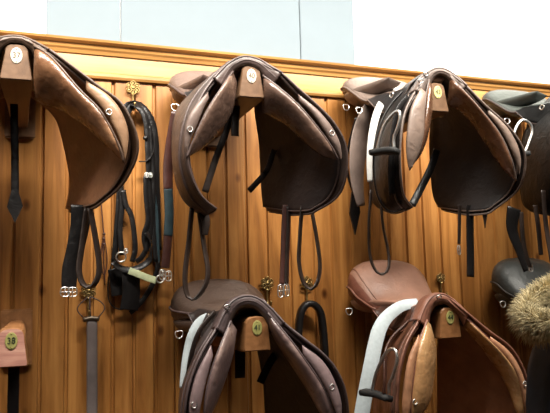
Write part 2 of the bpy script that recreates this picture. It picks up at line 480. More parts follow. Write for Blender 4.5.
def rack(x, z, num, plate, ink, label, mat='block', facemat=None, tw=0.0):
    t = thing('saddle_rack', label, 'saddle rack', (x, WY, z), 'numbered wooden saddle racks')
    def section(y, wb, wt, zb_, zt_, n=9):
        wt += tw
        pts = [(-wb, zb_), (-wb * 0.96, zb_ - 0.004), (wb * 0.96, zb_ - 0.004), (wb, zb_)]
        r = min(wt, (zt_ - zb_) * 0.42)
        for i in range(n):
            a = math.pi * i / (n - 1)
            ca_, sa_ = math.cos(a), math.sin(a)
            px = (abs(ca_) ** 0.6) * (1 if ca_ >= 0 else -1)
            pts.append((wt * px, zt_ - r + r * (abs(sa_) ** 0.7)))
        return [V((x + a, y, z + b)) for a, b in pts]
    secs = [section(0.004, 0.038, 0.027, -0.059, 0.030), section(0.0, 0.040, 0.029, -0.062, 0.031), section(0.004, 0.0425, 0.0315, -0.065, 0.034),
            section(0.03, 0.043, 0.033, -0.066, 0.035), section(0.10, 0.041, 0.033, -0.068, 0.034), section(0.25, 0.032, 0.030, -0.075, 0.03), section(WY - 0.022, 0.026, 0.026, -0.085, 0.028)]
    secs[0] = section(0.0, 0.036, 0.025, -0.058, 0.028)
    v = []; f = []; k = len(secs[0])
    for s in secs: v += s
    for i in range(len(secs) - 1):
        for j in range(k): f.append((i * k + j, i * k + (j + 1) % k, (i + 1) * k + (j + 1) % k, (i + 1) * k + j))
    f.append(tuple(range(k))); f.append(tuple((len(secs) - 1) * k + j for j in range(k)))
    o = obj('arm', v, f, M[mat], t, False)
    if facemat:
        o.data.materials.append(M[facemat])
        for p in o.data.polygons:
            if p.index < k or len(p.vertices) > 4: p.material_index = 1
    v, f = g_box((x, WY - 0.011, z - 0.03), 0.10, 0.022, 0.19, 0.005); obj('wall_plate', v, f, M[mat], t, False)
    # oval number plate with pins and digits
    v = []; f = []; n = 24
    for yy, s in ((0.0005, 1), (-0.0018, 1), (-0.0025, 0.9)):
        v += [(x + 0.0155 * s * math.cos(2 * math.pi * j / n), yy, z + 0.0225 * s * math.sin(2 * math.pi * j / n)) for j in range(n)]
    for i in range(2):
        for j in range(n): f.append((i * n + j, i * n + (j + 1) % n, (i + 1) * n + (j + 1) % n, (i + 1) * n + j))
    f.append(tuple(range(n))); f.append(tuple(2 * n + j for j in range(n)))
    pl = obj('number_plate', v, f, M[plate], t, False)
    vs, fs = text_mesh(num, 0.0235, 0.0006)
    vs = [V((q.x * 0.92, q.y, q.z)) for q in vs]
    obj('number', [q + V((x, -0.003, z)) for q in vs], fs, M[ink], pl, False)
    for s in (-1, 1):
        v, f = g_sphere((x, -0.0025, z + s * 0.0175), 0.0018, 1, 0.6, 1, 8); obj('pin', v, f, M['brass'], pl)
    return t

ZU = ZL + S
rack(0, ZU, '37', 'platewhite', 'inkpale', 'wooden saddle rack numbered 37 on a white oval plate', 'blockdull')
rack(D, ZU, '40', 'platewhite', 'inkpale', 'wooden saddle rack numbered 40 on a white oval plate', 'blockdull')
rack(2 * D, ZU, '43', 'platecream', 'ink', 'wooden saddle rack numbered 43 on a cream oval plate', 'blockdull')
rack(0, ZL, '38', 'plategreen', 'ink', 'empty wooden saddle rack numbered 38 with worn pinkish end', 'block', 'blockpink', 0.003)
rack(D, ZL, '41', 'plategreen', 'ink', 'wooden saddle rack numbered 41 on a green oval plate', tw=0.006)
rack(2 * D, ZL, '44', 'plategreen', 'ink', 'wooden saddle rack numbered 44 on a green oval plate', tw=0.005)

# ------------------------------------------------------------------ saddles
def shift(pts, d): return [p + d for p in pts]
def mirror(pts, x): return [V((2 * x - p.x, p.y, p.z)) for p in pts]

for q in ('bu', 'bl'):
    for m_ in ('flap', 'skirt', 'inner'): PAL[q][m_].node_tree.nodes['Principled BSDF'].inputs['Specular IOR Level'].default_value = 0.12
PAL[43]['flap'].node_tree.nodes['Principled BSDF'].inputs['Specular IOR Level'].default_value = 0.15

def build_saddle(sp, pal, label, dx=0.0):
    d = V((dx, 0, 0)); xr = sp['x'] + dx; zr = sp['z']
    t = thing('saddle', label, 'saddle', (xr, 0.22, zr + 0.03), 'saddles on the racks')
    def PP(pts, Y=None): return shift(P(pts, Y), d)
    mx = lambda pts: mirror(pts, xr)
    sides = {}
    R_ = {k: (PP(sp[k]) if not isinstance(sp[k][0], list) else [PP(r) for r in sp[k]]) for k in ('flapR', 'panR_u', 'panR_l', 'kneeR_u', 'kneeR_l')}
    if 'flapL' in sp:
        L_ = {k: (PP(sp[k]) if not isinstance(sp[k][0], list) else [PP(r) for r in sp[k]]) for k in ('flapL', 'panL_u', 'panL_l', 'kneeL_u', 'kneeL_l')}
    else:
        L_ = {k.replace('R', 'L'): (mx(q) if not isinstance(q[0], list) else [mx(r) for r in q]) for k, q in R_.items()}
    for sd, Q, sg in (('R', R_, 1), ('L', L_, -1)):
        rows = Q['flap' + sd]
        g = loft_grid(rows, 34, 16)
        v, f = g_sheet(g, 0.005)
        fl = obj('flap', v, f, pal['flap'], t)
        # sewn edge roll along front and bottom
        path = [r[0] for r in g] + [g[-1][j] for j in range(2, 16, 3)]
        v, f = g_tube(path, 0.0042, 60); obj('edging', v, f, pal['edge'], fl)
        if sd == 'L':
            v, f = g_tube([r[2].lerp(r[3], .5) + V((-.003, -.003, 0)) for r in g], 0.0040, 60); obj('edging', v, f, pal['edge'], fl)
        # sweat flap lies inside the flap, a little smaller
        rows2 = []
        nr = len(rows)
        for i, r in enumerate(rows):
            q = i / (nr - 1)
            a = r[0].lerp(r[1], 0.16 * min(1, q * 3))
            r2 = [a, r[1].lerp(r[2], 0.04), r[2]]
            rows2.append([p + V((-sg * 0.012, -0.0, 0.0)) for p in r2])
        rows2[-1] = [a.lerp(b, 0.22) for a, b in zip(rows2[-1], rows2[-2])]
        g2 = loft_grid(rows2, 34, 16)
        v, f = g_sheet(g2, 0.004); sw = obj('sweat_flap', v, f, pal['inner'], t)
        path = [r[0] for r in g2] + [g2[-1][j] for j in range(2, 16, 3)]
        v, f = g_tube(path, 0.0034, 60); obj('edging', v, f, pal['edge'], sw)
        fr = V((-sg * 0.5, -0.86, 0.15)).normalized()
        pb = sp.get('puff', 0.042)
        if sd == 'L': fr = V((-0.35, -0.9, 0.1)).normalized()
        v, f = g_cushion(Q['pan%s_u' % sd], Q['pan%s_l' % sd], fr * pb, -fr * 0.03); pn = obj('panel', v, f, pal['panel'], t)
        v, f = g_tube(shift(Q['pan%s_u' % sd], fr * 0.004), 0.0036, 40); obj('welt', v, f, pal['edge'], pn)
        v, f = g_cushion(Q['knee%s_u' % sd], Q['knee%s_l' % sd], fr * 0.014, -fr * 0.012); kn = obj('knee_roll', v, f, pal['knee'], t)
        for q in sp.get('rivet' + sd, []):
            p = at(q[0], q[1], -0.075) + d
            v, f = g_tube([p + V((math.cos(a) * 0.0085, 0, math.sin(a) * 0.0085)) for a in (0, 1.57, 3.14, 4.71)], 0.0017, 16, True, 6); obj('ring', v, f, M['steel'], kn)
            v, f = g_sphere(p + V((0, 0.006, 0)), 0.006, 1, 0.8, 1, 10); obj('stud', v, f, M['steel'], kn)
    for q in sp.get('pommel_rings', []):
        p = at(*q) + d
        v, f = g_tube([p + V((math.cos(a) * 0.010, math.sin(a) * -.003, math.sin(a) * 0.0065)) for a in (0, 1.57, 3.14, 4.71)], 0.0022, 20, True, 6); obj('saddle_ring', v, f, M['steel'], t)
    # pommel arch
    if 'flapL' in sp:
        ao, ai = PP(sp['archO']), PP(sp['archI'])
    else:
        ao, ai = PP(sp['archO']), PP(sp['archI'])
        ao = mx(ao[::-1]) + ao[1:]; ai = mx(ai[::-1]) + ai[1:]
    n = 40
    ao, ai = crom(ao, n), crom(ai, n)
    rows = [[p + V((0, 0.30, -0.01)) for p in ai], [p + V((0, 0.02, 0)) for p in ai], ai]
    g = [[rows[0][j].lerp(rows[1][j], q / 5) for j in range(n)] for q in range(6)] + [ai]
    v, f = g_sheet(g, 0.004); obj('gullet_lining', v, f, pal['dark'], t)
    g = [ai, [a.lerp(b, 0.5) + V((0, -0.008, 0)) for a, b in zip(ai, ao)], [p + V((0, -0.004, 0)) for p in ao], [p + V((0, 0.012, 0.002)) for p in ao], [p + V((0, 0.05, -0.004)) for p in ao]]
    v, f = g_sheet([crom([g[i][j] for i in range(5)], 9) for j in range(n)], 0.005); po = obj('pommel', v, f, pal['edge'], t)
    v, f = g_tube([a.lerp(b, 0.55) + V((0, -0.008, 0)) for a, b in zip(ai, ao)], 0.003, 50); obj('welt', v, f, pal['edge'], po)
    v, f = g_tube([p + V((0, -0.006, 0)) for p in ao], 0.0036, 50); obj('edging', v, f, pal['edge'], po)
    # seat
    zp = at(*sp['apex'], 0.0).z - 0.004
    zc = at(*sp['cantle'], 0.44).z
    xs = xr + sp.get('sx', 0.0); hw = sp.get('hw', 0.165); h = sp.get('ch', 0.10)
    mid = min(zp, zc)
    sec = [(0.012, .040, zp - .010, .022), (0.05, .055, zp - .010, .03), (0.12, .08, (zp - .03), .04), (0.20, .105, mid - .022, .05), (0.27, hw * .80, mid - .012, .07),
           (0.33, hw * .93, (mid + zc) / 2 - .008, h * .88), (0.385, hw, zc - .012, h), (0.43, hw * .96, zc - .001, h), (0.462, hw * .80, zc - .002, h * .95), (0.482, hw * .55, zc - .012, h * .8), (0.490, hw * .25, zc - .03, h * .5)]
    sec = [sec[0]] + sec
    ys = crom([V((s[0], s[1], s[2])) for s in sec[1:]], 30); hs = crom([V((s[0], s[3], 0)) for s in sec[1:]], 30)
    v = []; f = []; k = 28
    for i in range(30):
        y, ww, ztop = ys[i]; hh = hs[i].y
        for j in range(k):
            a = 2 * math.pi * j / k
            c_, s_ = math.cos(a), math.sin(a)
            ex = 0.7
            px = abs(c_) ** ex * (1 if c_ > 0 else -1)
            pz = abs(s_) ** (0.85 if s_ > 0 else 0.5) * (1 if s_ > 0 else -1)
            up_ = 0.62
            zz = ztop - hh * up_ + (hh * up_ * pz if pz > 0 else hh * (1 - up_) * pz)
            v.append(V((xs + ww * px, y, zz)))
    for i in range(29):
        for j in range(k): f.append((i * k + j, i * k + (j + 1) % k, (i + 1) * k + (j + 1) % k, (i + 1) * k + j))
    f.append(tuple(range(k))); f.append(tuple(29 * k + j for j in range(k)))
    se = obj('seat', v, f, pal['seat'], t)
    if 'seat2' in sp:
        se.data.materials.append(sp['seat2'])
        for p in se.data.polygons:
            if p.index < 29 * k and p.index // k > 8:
                j = p.index % k
                if k * 0.40 <= j <= k * 0.75: p.material_index = 1
        for q in (0.40,):
            j = round(k * q) + 0
            v, f = g_tube([V(se.data.vertices[i * k + j].co) + wloc(t) for i in range(9, 29)], 0.002, 40); obj('seam', v, f, pal['edge'], se)
    # welt round the cantle, and the panel under it
    rim = [];
    for sgn in (-1, 1):
        line = []
        for i in range(12, 30):
            y, ww, ztop = ys[i]; hh = hs[i].y
            line.append(V((xs + sgn * (ww + 0.002), y, ztop - hh * 0.62)))
        rim += line if sgn == -1 else line[::-1]
    v, f = g_tube(rim, 0.0045, 70); obj('cantle_welt', v, f, pal['edge'], se)
    # rear panels under the cantle
    for sgn in (-1, 1):
        A = [V((xs + sgn * 0.045, y, zc - h - 0.012)) for y in (0.16, 0.25, 0.35, 0.43, 0.47)]
        B = [V((xs + sgn * hw * q, y, zc - h + 0.005)) for y, q in ((0.16, .6), (0.25, .75), (0.35, .95), (0.43, .9), (0.47, .6))]
        v, f = g_cushion(A, B, V((0, 0, 0.018)), V((0, 0, -0.035))); obj('rear_panel', v, f, pal['seat'], t)
    # skirts beneath the seat
    for sgn in (-1, 1):
        rows = []
        for i in range(1, 12, 2):
            y, ww, ztop = ys[i]; hh = hs[i].y; q = (i - 1) / 10
            dr = 0.006 + 0.07 * max(0.0, math.sin(math.pi * min(1, q * 0.97 + 0.03))) ** 0.8
            rows.append([V((xs + sgn * (ww - 0.004), y, ztop - hh * 0.35)), V((xs + sgn * (ww + 0.014), y + 0.004, ztop - hh * 0.5 - dr * 0.4)), V((xs + sgn * (ww + 0.030), y + 0.008, ztop - hh * 0.5 - dr))])
        g = loft_grid(rows, 24, 8)
        v, f = g_sheet(g, 0.0045); sk = obj('skirt', v, f, pal['skirt'], t)
        v, f = g_tube([r[-1] for r in g], 0.0028, 40); obj('edging', v, f, pal['edge'], sk)
        # stirrup bar and pommel D ring
        p = V((xs + sgn * (ys[6].y + 0.024), ys[6].x, ys[6].z - 0.03))
        v, f = g_tube([p + V((0, math.cos(a) * 0.013, math.sin(a) * 0.010)) for a in (0, 1.57, 3.14, 4.71)], 0.0022, 18, True, 6); obj('saddle_ring', v, f, M['steel'], sk)
    # D rings at the cantle
    for q in sp.get('drings', []):
        p = at(*q) + d
        v, f = g_tube([p + V((-0.011, 0, 0.008)), p + V((0.011, 0, 0.008)), p + V((0.010, -0.002, -0.008)), p + V((0, -0.003, -0.014)), p + V((-0.010, -0.002, -0.008))], 0.0019, 24, True, 6)
        obj('saddle_ring', v, f, M['steel'], se)
    return t

SP = {}
SP[40] = dict(x=D, z=ZU, apex=(246, 58), cantle=(197, 72), sx=-0.015, hw=0.168, ch=0.105,
  flapR=[[(258,60,0),(252,64,.1),(246,70,.22)],[(280,72,-.03),(270,79,.09),(256,90,.3)],[(300,90,-.05),(284,99,.09),(258,112,.32)],[(320,108,-.06),(299,116,.09),(260,127,.33)],
         [(336,126,-.06),(309,133,.09),(262,141,.34)],[(346,148,-.05),(316,153,.09),(263,156,.34)],[(346,176,-.02),(316,178,.10),(264,176,.34)],[(336,198,.03),(309,198,.12),(265,194,.34)],[(312,213,.10),(294,215,.18),(267,211,.33)]],
  flapL=[[(234,60,0),(226,64,.07),(215,72,.2)],[(214,78,-.03),(201,86,.08),(190,94,.26)],[(199,101,-.05),(183,108,.08),(175,114,.28)],[(190,128,-.06),(175,134,.08),(172,138,.28)],
         [(187,156,-.05),(174,162,.08),(173,160,.28)],[(193,181,-.03),(179,186,.09),(176,182,.28)],[(202,197,0),(187,203,.1),(182,195,.26)],[(216,209,.04),(204,215,.1),(191,208,.24)]],
  panR_u=[(263,76,0),(280,89,-.03),(300,107,-.05),(320,131,-.06),(332,148,-.06),(338,160,-.05)], panR_l=[(262,112,.04),(272,117,.05),(288,127,.03),(306,144,.0),(322,156,-.03),(338,160,-.05)],
  kneeR_u=[(298,94,-.05),(318,110,-.06),(332,127,-.065),(340,143,-.06),(342,157,-.05)], kneeR_l=[(299,101,-.05),(312,114,-.06),(324,131,-.065),(334,148,-.06),(341,160,-.05)],
  panL_u=[(233,72,-.02),(222,88,-.05),(208,110,-.06),(196,135,-.06),(187,158,-.05)], panL_l=[(237,82,.02),(235,104,.03),(225,125,.02),(208,144,-.01),(187,158,-.05)],
  kneeL_u=[(208,92,-.05),(195,106,-.06),(187,121,-.065),(184,140,-.06),(186,155,-.05)], kneeL_l=[(209,98,-.05),(204,108,-.06),(197,125,-.065),(190,142,-.06),(187,157,-.05)],
  archO=[(213,79,-.03),(222,69,-.02),(232,61,-.01),(244,57,0),(257,59.5,0),(269,66,-.01),(281,73,-.03)], archI=[(226,92,0),(230,78,0),(237,68.5,0),(247,65,0),(258,69,0),(265,78,0),(271,88,0)],
  rivetL=[(190,129)], rivetR=[(332,133)], drings=[(175,107,.28)])
SP[43] = dict(x=2*D, z=ZU, apex=(437, 69), cantle=(367, 78.5), sx=0.0, hw=0.165, ch=0.09,
  flapR=[[(446,70,0),(440,75,.1),(433,83,.24)],[(466,86,-.03),(453,94,.09),(433,106,.3)],[(485,105,-.05),(466,112,.09),(433,124,.33)],[(506,124,-.06),(481,130,.09),(432,140,.34)],
         [(519,141,-.06),(491,146,.09),(432,152,.34)],[(525,157,-.05),(495,163,.1),(433,168,.34)],[(523,178,-.02),(493,182,.11),(434,184,.34)],[(514,194,.03),(486,199,.13),(436,197,.34)],[(489,213,.1),(469,215,.17),(442,210,.33)]],
  flapL=[[(430,71,0),(419,76,.08),(406,85,.2)],[(415,92,-.03),(402,98,.08),(389,104,.22)],[(405,112,-.05),(390,118,.08),(377,122,.22)],[(401,135,-.06),(384,140,.08),(371,142,.22)],
         [(400,158,-.06),(382,162,.08),(369,165,.22)],[(401,180,-.04),(383,185,.08),(370,188,.22)],[(404,196,0),(387,203,.09),(373,202,.22)],[(412,207,.05),(396,213,.1),(380,209,.2)]],
  panR_u=[(450,77,-.01),(463,91,-.03),(481,111,-.05),(499,134,-.06),(511,160,-.06),(516,181,-.04)], panR_l=[(447,106,.03),(460,111,.04),(474,126,.03),(488,148,.01),(502,168,-.02),(516,181,-.04)],
  kneeR_u=[(488,109,-.05),(506,126,-.06),(517,144,-.065),(521,160,-.06),(520,172,-.05)], kneeR_l=[(488,114,-.05),(501,131,-.06),(511,150,-.065),(517,165,-.06),(519,175,-.05)],
  panL_u=[(429,80,-.02),(426,95,-.03),(424,115,-.05),(421,140,-.05),(411,168,-.05)], panL_l=[(433,89,.01),(432,108,.01),(429,130,0),(423,151,-.02),(411,168,-.05)],
  kneeL_u=[(421,88,-.05),(411,107,-.06),(407,130,-.065),(406,152,-.06),(409,170,-.05)], kneeL_l=[(426,92,-.05),(425,112,-.06),(424,134,-.065),(419,154,-.06),(410,171,-.05)],
  archO=[(415,91,-.03),(422,79,-.02),(429,71.5,-.01),(437,68.5,0),(446,70.5,0),(456,77,-.01),(466,86,-.03)], archI=[(428,98,0),(430,86,0),(434,78,0),(440,75,0),(447,78,0),(452,85,0),(456,94,0)],
  rivetL=[(415,131)], rivetR=[], pommel_rings=[(426,74,-.03), (421,81,-.045)], drings=[(359,110,.26), (346,107,.38)])
SP[41] = dict(x=D, z=ZL, apex=(245, 296), cantle=(205, 279), sx=-0.012, hw=0.172, ch=0.15,
  flapR=[[(262,299,0),(257,305,.1),(250,312,.23)],[(283,322,-.03),(273,330,.09),(258,340,.3)],[(304,339,-.05),(289,347,.09),(262,356,.33)],[(323,354,-.06),(303,362,.09),(265,372,.34)],
         [(337,371,-.06),(313,379,.09),(267,388,.34)],[(346,395,-.05),(318,400,.1),(268,405,.34)],[(346,425,-.02),(318,428,.12),(270,425,.34)],[(325,452,.06),(306,452,.14),(275,442,.33)]],
  flapL=[[(230,303,0),(222,311,.08),(213,318,.2)],[(216,329,-.03),(207,335,.08),(199,340,.22)],[(203,350,-.05),(195,356,.08),(190,360,.25)],[(192,375,-.06),(185,382,.08),(182,384,.28)],
         [(186,400,-.06),(180,405,.08),(179,405,.28)],[(186,425,-.04),(181,430,.08),(181,428,.28)],[(200,450,.02),(190,453,.1),(188,445,.26)]],
  panR_u=[(268,313,-.02),(289,338,-.05),(306,361,-.06),(324,388,-.06),(334,413,-.05),(339,432,-.04)], panR_l=[(268,327,.03),(279,347,.03),(294,370,.02),(308,392,0),(322,416,-.03),(339,432,-.04)],
  kneeR_u=[(302,345,-.05),(321,359,-.06),(333,377,-.065),(341,400,-.06),(342,422,-.05)], kneeR_l=[(303,354,-.05),(315,371,-.06),(327,391,-.065),(336,413,-.06),(340,426,-.05)],
  panL_u=[(231,321,-.02),(221,345,-.05),(212,370,-.06),(206,397,-.06),(204,427,-.05)], panL_l=[(237,330,.02),(233,356,.02),(225,382,0),(215,408,-.02),(204,427,-.05)],
  kneeL_u=[(211,345,-.05),(198,370,-.06),(191,393,-.065),(189,412,-.06),(193,430,-.05)], kneeL_l=[(213,356,-.05),(207,378,-.06),(202,400,-.065),(199,417,-.06),(198,432,-.05)],
  archO=[(216,329,-.03),(224,312,-.02),(232,301,-.01),(244,296,0),(257,298,0),(270,308,-.01),(284,323,-.03)], archI=[(227,338,0),(231,321,0),(238,310,0),(248,306,0),(258,310,0),(266,320,0),(272,333,0)],
  rivetL=[(194,405)], rivetR=[(332,387)], pommel_rings=[(227,307,-.03)], drings=[(179,334,.27)])
SP[44] = dict(x=2*D, z=ZL, apex=(438, 294), cantle=(374, 260), sx=-0.005, hw=0.168, ch=0.165,
  flapR=[[(445,295,0),(440,300,.1),(434,306,.23)],[(466,312,-.03),(453,320,.09),(440,332,.3)],[(489,331,-.05),(469,340,.09),(440,352,.33)],[(510,347,-.06),(484,357,.09),(440,368,.34)],
         [(523,368,-.06),(492,378,.09),(440,386,.34)],[(530,395,-.05),(497,402,.1),(440,404,.34)],[(530,425,-.02),(497,430,.12),(440,425,.34)],[(508,452,.06),(483,452,.14),(444,442,.33)]],
  flapL=[[(430,297,0),(420,303,.08),(410,312,.2)],[(418,322,-.03),(408,328,.08),(397,334,.22)],[(407,342,-.05),(396,350,.08),(385,356,.25)],[(400,366,-.06),(389,372,.08),(378,376,.28)],
         [(397,390,-.06),(386,396,.08),(374,398,.28)],[(397,415,-.05),(387,420,.08),(374,420,.28)],[(406,440,.0),(396,446,.1),(383,440,.26)]],
  panR_u=[(466,318,-.02),(486,337,-.05),(504,355,-.06),(518,376,-.06),(524,403,-.05),(525,426,-.04)], panR_l=[(463,327,.03),(480,347,.03),(497,370,.01),(508,390,-.01),(516,412,-.03),(525,426,-.04)],
  kneeR_u=[(490,336,-.05),(508,350,-.06),(520,368,-.065),(527,390,-.06),(528,412,-.05)], kneeR_l=[(490,341,-.05),(505,357,-.06),(517,377,-.065),(523,400,-.06),(526,416,-.05)],
  panL_u=[(427,320,-.02),(418,345,-.05),(414,372,-.06),(411,400,-.06),(411,426,-.05)], panL_l=[(431,325,.01),(436,350,.01),(434,378,0),(429,404,-.02),(411,426,-.05)],
  kneeL_u=[(419,334,-.05),(409,355,-.06),(404,380,-.065),(402,405,-.06),(404,426,-.05)], kneeL_l=[(421,346,-.05),(415,364,-.06),(412,387,-.065),(410,412,-.06),(408,428,-.05)],
  archO=[(418,321,-.03),(424,306,-.02),(430,297.5,-.01),(437,294,0),(446,295.5,0),(456,303,-.01),(467,314,-.03)], archI=[(428,330,0),(430,315,0),(435,306,0),(442,303,0),(450,307,0),(458,315,0),(464,326,0)],
  rivetL=[(415,402)], rivetR=[(525,384)], pommel_rings=[(439,297,-.022)], drings=[(349,311,.28)])
SP[44]['seat2'] = leather('russet_seat_side', (0.20, 0.075, 0.05), 0.38, 0.3)
SP[37] = dict(x=0.0, z=ZU, apex=(14, 37), cantle=(-5, 60), sx=0.0, hw=0.165, ch=0.10, puff=0.045,
  flapR=[[(22,37,0),(15,43,.1),(8,52,.23)],[(48,49,-.03),(36,60,.09),(20,76,.28)],[(72,66,-.05),(56,78,.09),(33,95,.31)],[(98,86,-.06),(79,97,.09),(50,108,.33)],
         [(119,101,-.06),(98,111,.09),(60,120,.34)],[(130,118,-.06),(107,127,.09),(65,135,.34)],[(137,138,-.05),(114,145,.09),(69,152,.34)],[(137,155,-.03),(114,162,.1),(72,168,.34)],
         [(130,172,0),(109,178,.11),(74,182,.34)],[(119,188,.04),(101,194,.13),(72,198,.34)],[(96,207,.12),(86,210,.2),(69,212,.33)]],
  panR_u=[(34,46,-.02),(52,58,-.03),(80,90,-.05),(102,113,-.06),(120,147,-.06),(124,163,-.05)], panR_l=[(34,98,.04),(45,106,.05),(60,110,.05),(82,124,.02),(104,144,-.02),(124,163,-.05)],
  kneeR_u=[(86,80,-.05),(106,93,-.06),(120,109,-.065),(128,130,-.06),(127,152,-.05)], kneeR_l=[(86,90,-.05),(102,108,-.06),(114,127,-.065),(122,146,-.06),(125,160,-.05)],
  archO=[(14,36.5,0),(24,38,0),(34,42,-.01),(49,50,-.03)], archI=[(14,42,0),(24,44,0),(32,51,0),(38,64,0)],
  rivetL=[], rivetR=[(109,112)], drings=[])

saddles = {}
saddles[37] = build_saddle(SP[37], PAL[37], 'worn tan leather saddle hanging on rack 37')
saddles[40] = build_saddle(SP[40], PAL[40], 'grey-brown leather saddle with dark flaps on rack 40')
saddles[43] = build_saddle(SP[43], PAL[43], 'brown leather saddle on rack 43 with its steel stirrup run up')
saddles[41] = build_saddle(SP[41], PAL[41], 'plum-brown leather saddle on rack 41 in the lower row')
saddles[44] = build_saddle(SP[44], PAL[44], 'russet leather saddle with tan panels on rack 44')
saddles['bu'] = build_saddle(SP[43], PAL['bu'], 'black leather saddle cut off by the right edge, upper row', D)
saddles['bl'] = build_saddle({k: q for k, q in SP[44].items() if k != 'seat2'}, PAL['bl'], 'black leather saddle behind the person with the fur hood', D)

# ------------------------------------------------------------------ straps of the saddles
def buckle(px, py, Y, w, h, parent, name='buckle'):
    p = at(px, py, Y); b = MB()
    a, c = w / 2, h / 2
    b.add(*g_tube([p + V((-a, 0, c)), p + V((a, 0, c)), p + V((a, 0, -c)), p + V((-a, 0, -c))], 0.0022, 28, True, 6))
    b.add(*g_tube([p + V((0, -0.002, c)), p + V((0, -0.004, 0)), p + V((0, -0.002, -c))], 0.0016, 8, False, 6))
    b.add(*g_tube([p + V((-a, -0.001, 0)), p + V((a, -0.001, 0))], 0.0018, 6, False, 6))
    return b.build(name, M['steel'], parent)

def loopstrap(name, pts, Y, w, mat, parent, side=(0.75, .65, 0)):
    return strap(name, pts, w, mat, parent, Y, side, 0.006, 40)

s = saddles[37]
g = strap('girth', [(81,205,.2),(80,225,.2),(75,250,.2),(70,270,.2),(69,289,.2)], 0.054, M['black'], s, None, (1,.1,0), 0.007, taper=lambda q: 1.15 - .35 * q)
buckle(65, 292, .195, 0.021, 0.022, g); buckle(72.5, 292, .195, 0.021, 0.022, g)
loopstrap('stirrup_leather', [(90,208,.16),(95,235,.16),(99,262,.16),(98,277,.16),(91,287,.16),(83,284,.16),(79,270,.16),(82,245,.17),(87,208,.18)], None, 0.022, M['darkstrap'], s)
s = saddles[40]
g = strap('girth', [(176,112,.26),(171,140,.28),(168,165,.29),(168,190,.29)], 0.034, M['maroonstrap'], s, None, (1,.2,0), 0.006)
strap('webbing', [(168,189,.29),(169,205,.29),(169,220,.29),(168,236,.29)], 0.032, M['tealstrap'], g, None, (1,.2,0), 0.0065)
strap('strap_end', [(168,235,.29),(167,250,.29),(165,268,.29)], 0.030, M['maroonstrap'], g, None, (1,.2,0), 0.006)
buckle(162.5, 275, .285, 0.016, 0.026, g); buckle(168.5, 276, .285, 0.016, 0.026, g)
loopstrap('stirrup_leather', [(192,208,.1),(189,240,.1),(185,275,.1),(187,294,.1),(194,299,.1),(204,288,.1),(208,272,.1),(204,245,.11),(199,210,.12)], None, 0.022, M['darkstrap'], s)
strap('flap_tip', [(203,212,.1),(206,222,.1),(205,235,.1)], 0.034, M['darkstrap'], s, None, (1,.1,0), 0.005, taper=lambda q: 1 - .5 * q)
strap('billet', [(236,92,.10),(236,110,.10),(235,124,.10),(235,136,.10)], 0.026, M['darkstrap'], s, None, (1,0,0), 0.005)
strap('billet', [(232,112,.14),(226,132,.14),(216,158,.14),(205,192,.14)], 0.022, M['darkstrap'], s, None, (1,0,.3), 0.005)
strap('billet', [(274,150,.25),(268,168,.25),(262,177,.25),(249,191,.25)], 0.020, M['darkstrap'], s, None, (.6,0,.8), 0.005)
g = strap('girth', [(287,205,.2),(286,225,.2),(285,255,.2),(284,285,.2)], 0.034, M['maroonstrap'], s, None, (1,.1,0), 0.006)
strap('lining_strip', [(288,206,.195),(288,230,.195),(286.5,258,.195),(286,284,.195)], 0.012, M['darkstrap'], g, None, (1,.1,0), 0.005)
buckle(280.5, 291, .195, 0.015, 0.034, g); buckle(286.5, 290, .195, 0.015, 0.034, g)
loopstrap('stirrup_leather', [(302,206,.14),(300,235,.14),(299,262,.14),(303,281,.14),(310,289,.14),(317,283,.14),(320,266,.14),(317,240,.15),(311,206,.16)], None, 0.022, M['darkstrap'], s)
s = saddles[43]
strap('rear_flap', [(374,100,.3),(363,125,.31),(358,150,.31),(357,180,.31),(361,206,.31)], 0.085, PAL[43]['edge'], s, None, (1,.35,0), 0.006, taper=lambda q: 0.55 + 0.6 * math.sin(math.pi * min(1, q * .8 + .1)) - .25 * q)
strap('crupper_strap', [(356,118,.30),(350,140,.34),(347,160,.36),(349,180,.38),(354,194,.39)], 0.009, M['black'], s, None, (1,0,0), 0.004)
strap('girth_strap', [(437,150,.22),(430,170,.2),(420,190,.18),(412,205,.16)], 0.028, M['black'], s, None, (1,0,.3), 0.006)
loopstrap('stirrup_leather', [(371,190,.12),(369,225,.12),(370,255,.12),(376,271,.12),(384,274,.12),(389,266,.12),(388,250,.13),(383,225,.13),(380,190,.13)], None, 0.018, M['darkstrap'], s)
strap('stirrup_leather', [(402,92,.02),(390,106,.02),(380,125,.02),(374,150,.02),(374,178,.02),(379,200,.02),(390,212,.03),(402,210,.05)], 0.024, M['black'], s, None, (.5,1,0), 0.006, 40)
strap('stirrup_leather', [(408,98,-.01),(398,112,-.02),(393,140,-.02),(391,170,-.02),(392,195,0)], 0.03, M['black'], s, None, (1,.4,0), 0.006)
o = strap('billet', [(459.5,205,.18),(459.5,225,.18),(459,244,.18)], 0.014, M['darkstrap'], s, None, (1,0,0), 0.004)
buckle(459, 250, .18, 0.010, 0.028, o)
strap('girth', [(470,205,.17),(470,235,.17),(470.5,258,.17),(470.5,277,.17)], 0.034, M['black'], s, None, (1,.1,0), 0.006)
strap('flap_tip', [(484,208,.12),(485,217,.12),(485,228,.12)], 0.032, M['darkstrap'], s, None, (1,0,0), 0.005, taper=lambda q: 1.02 - q)

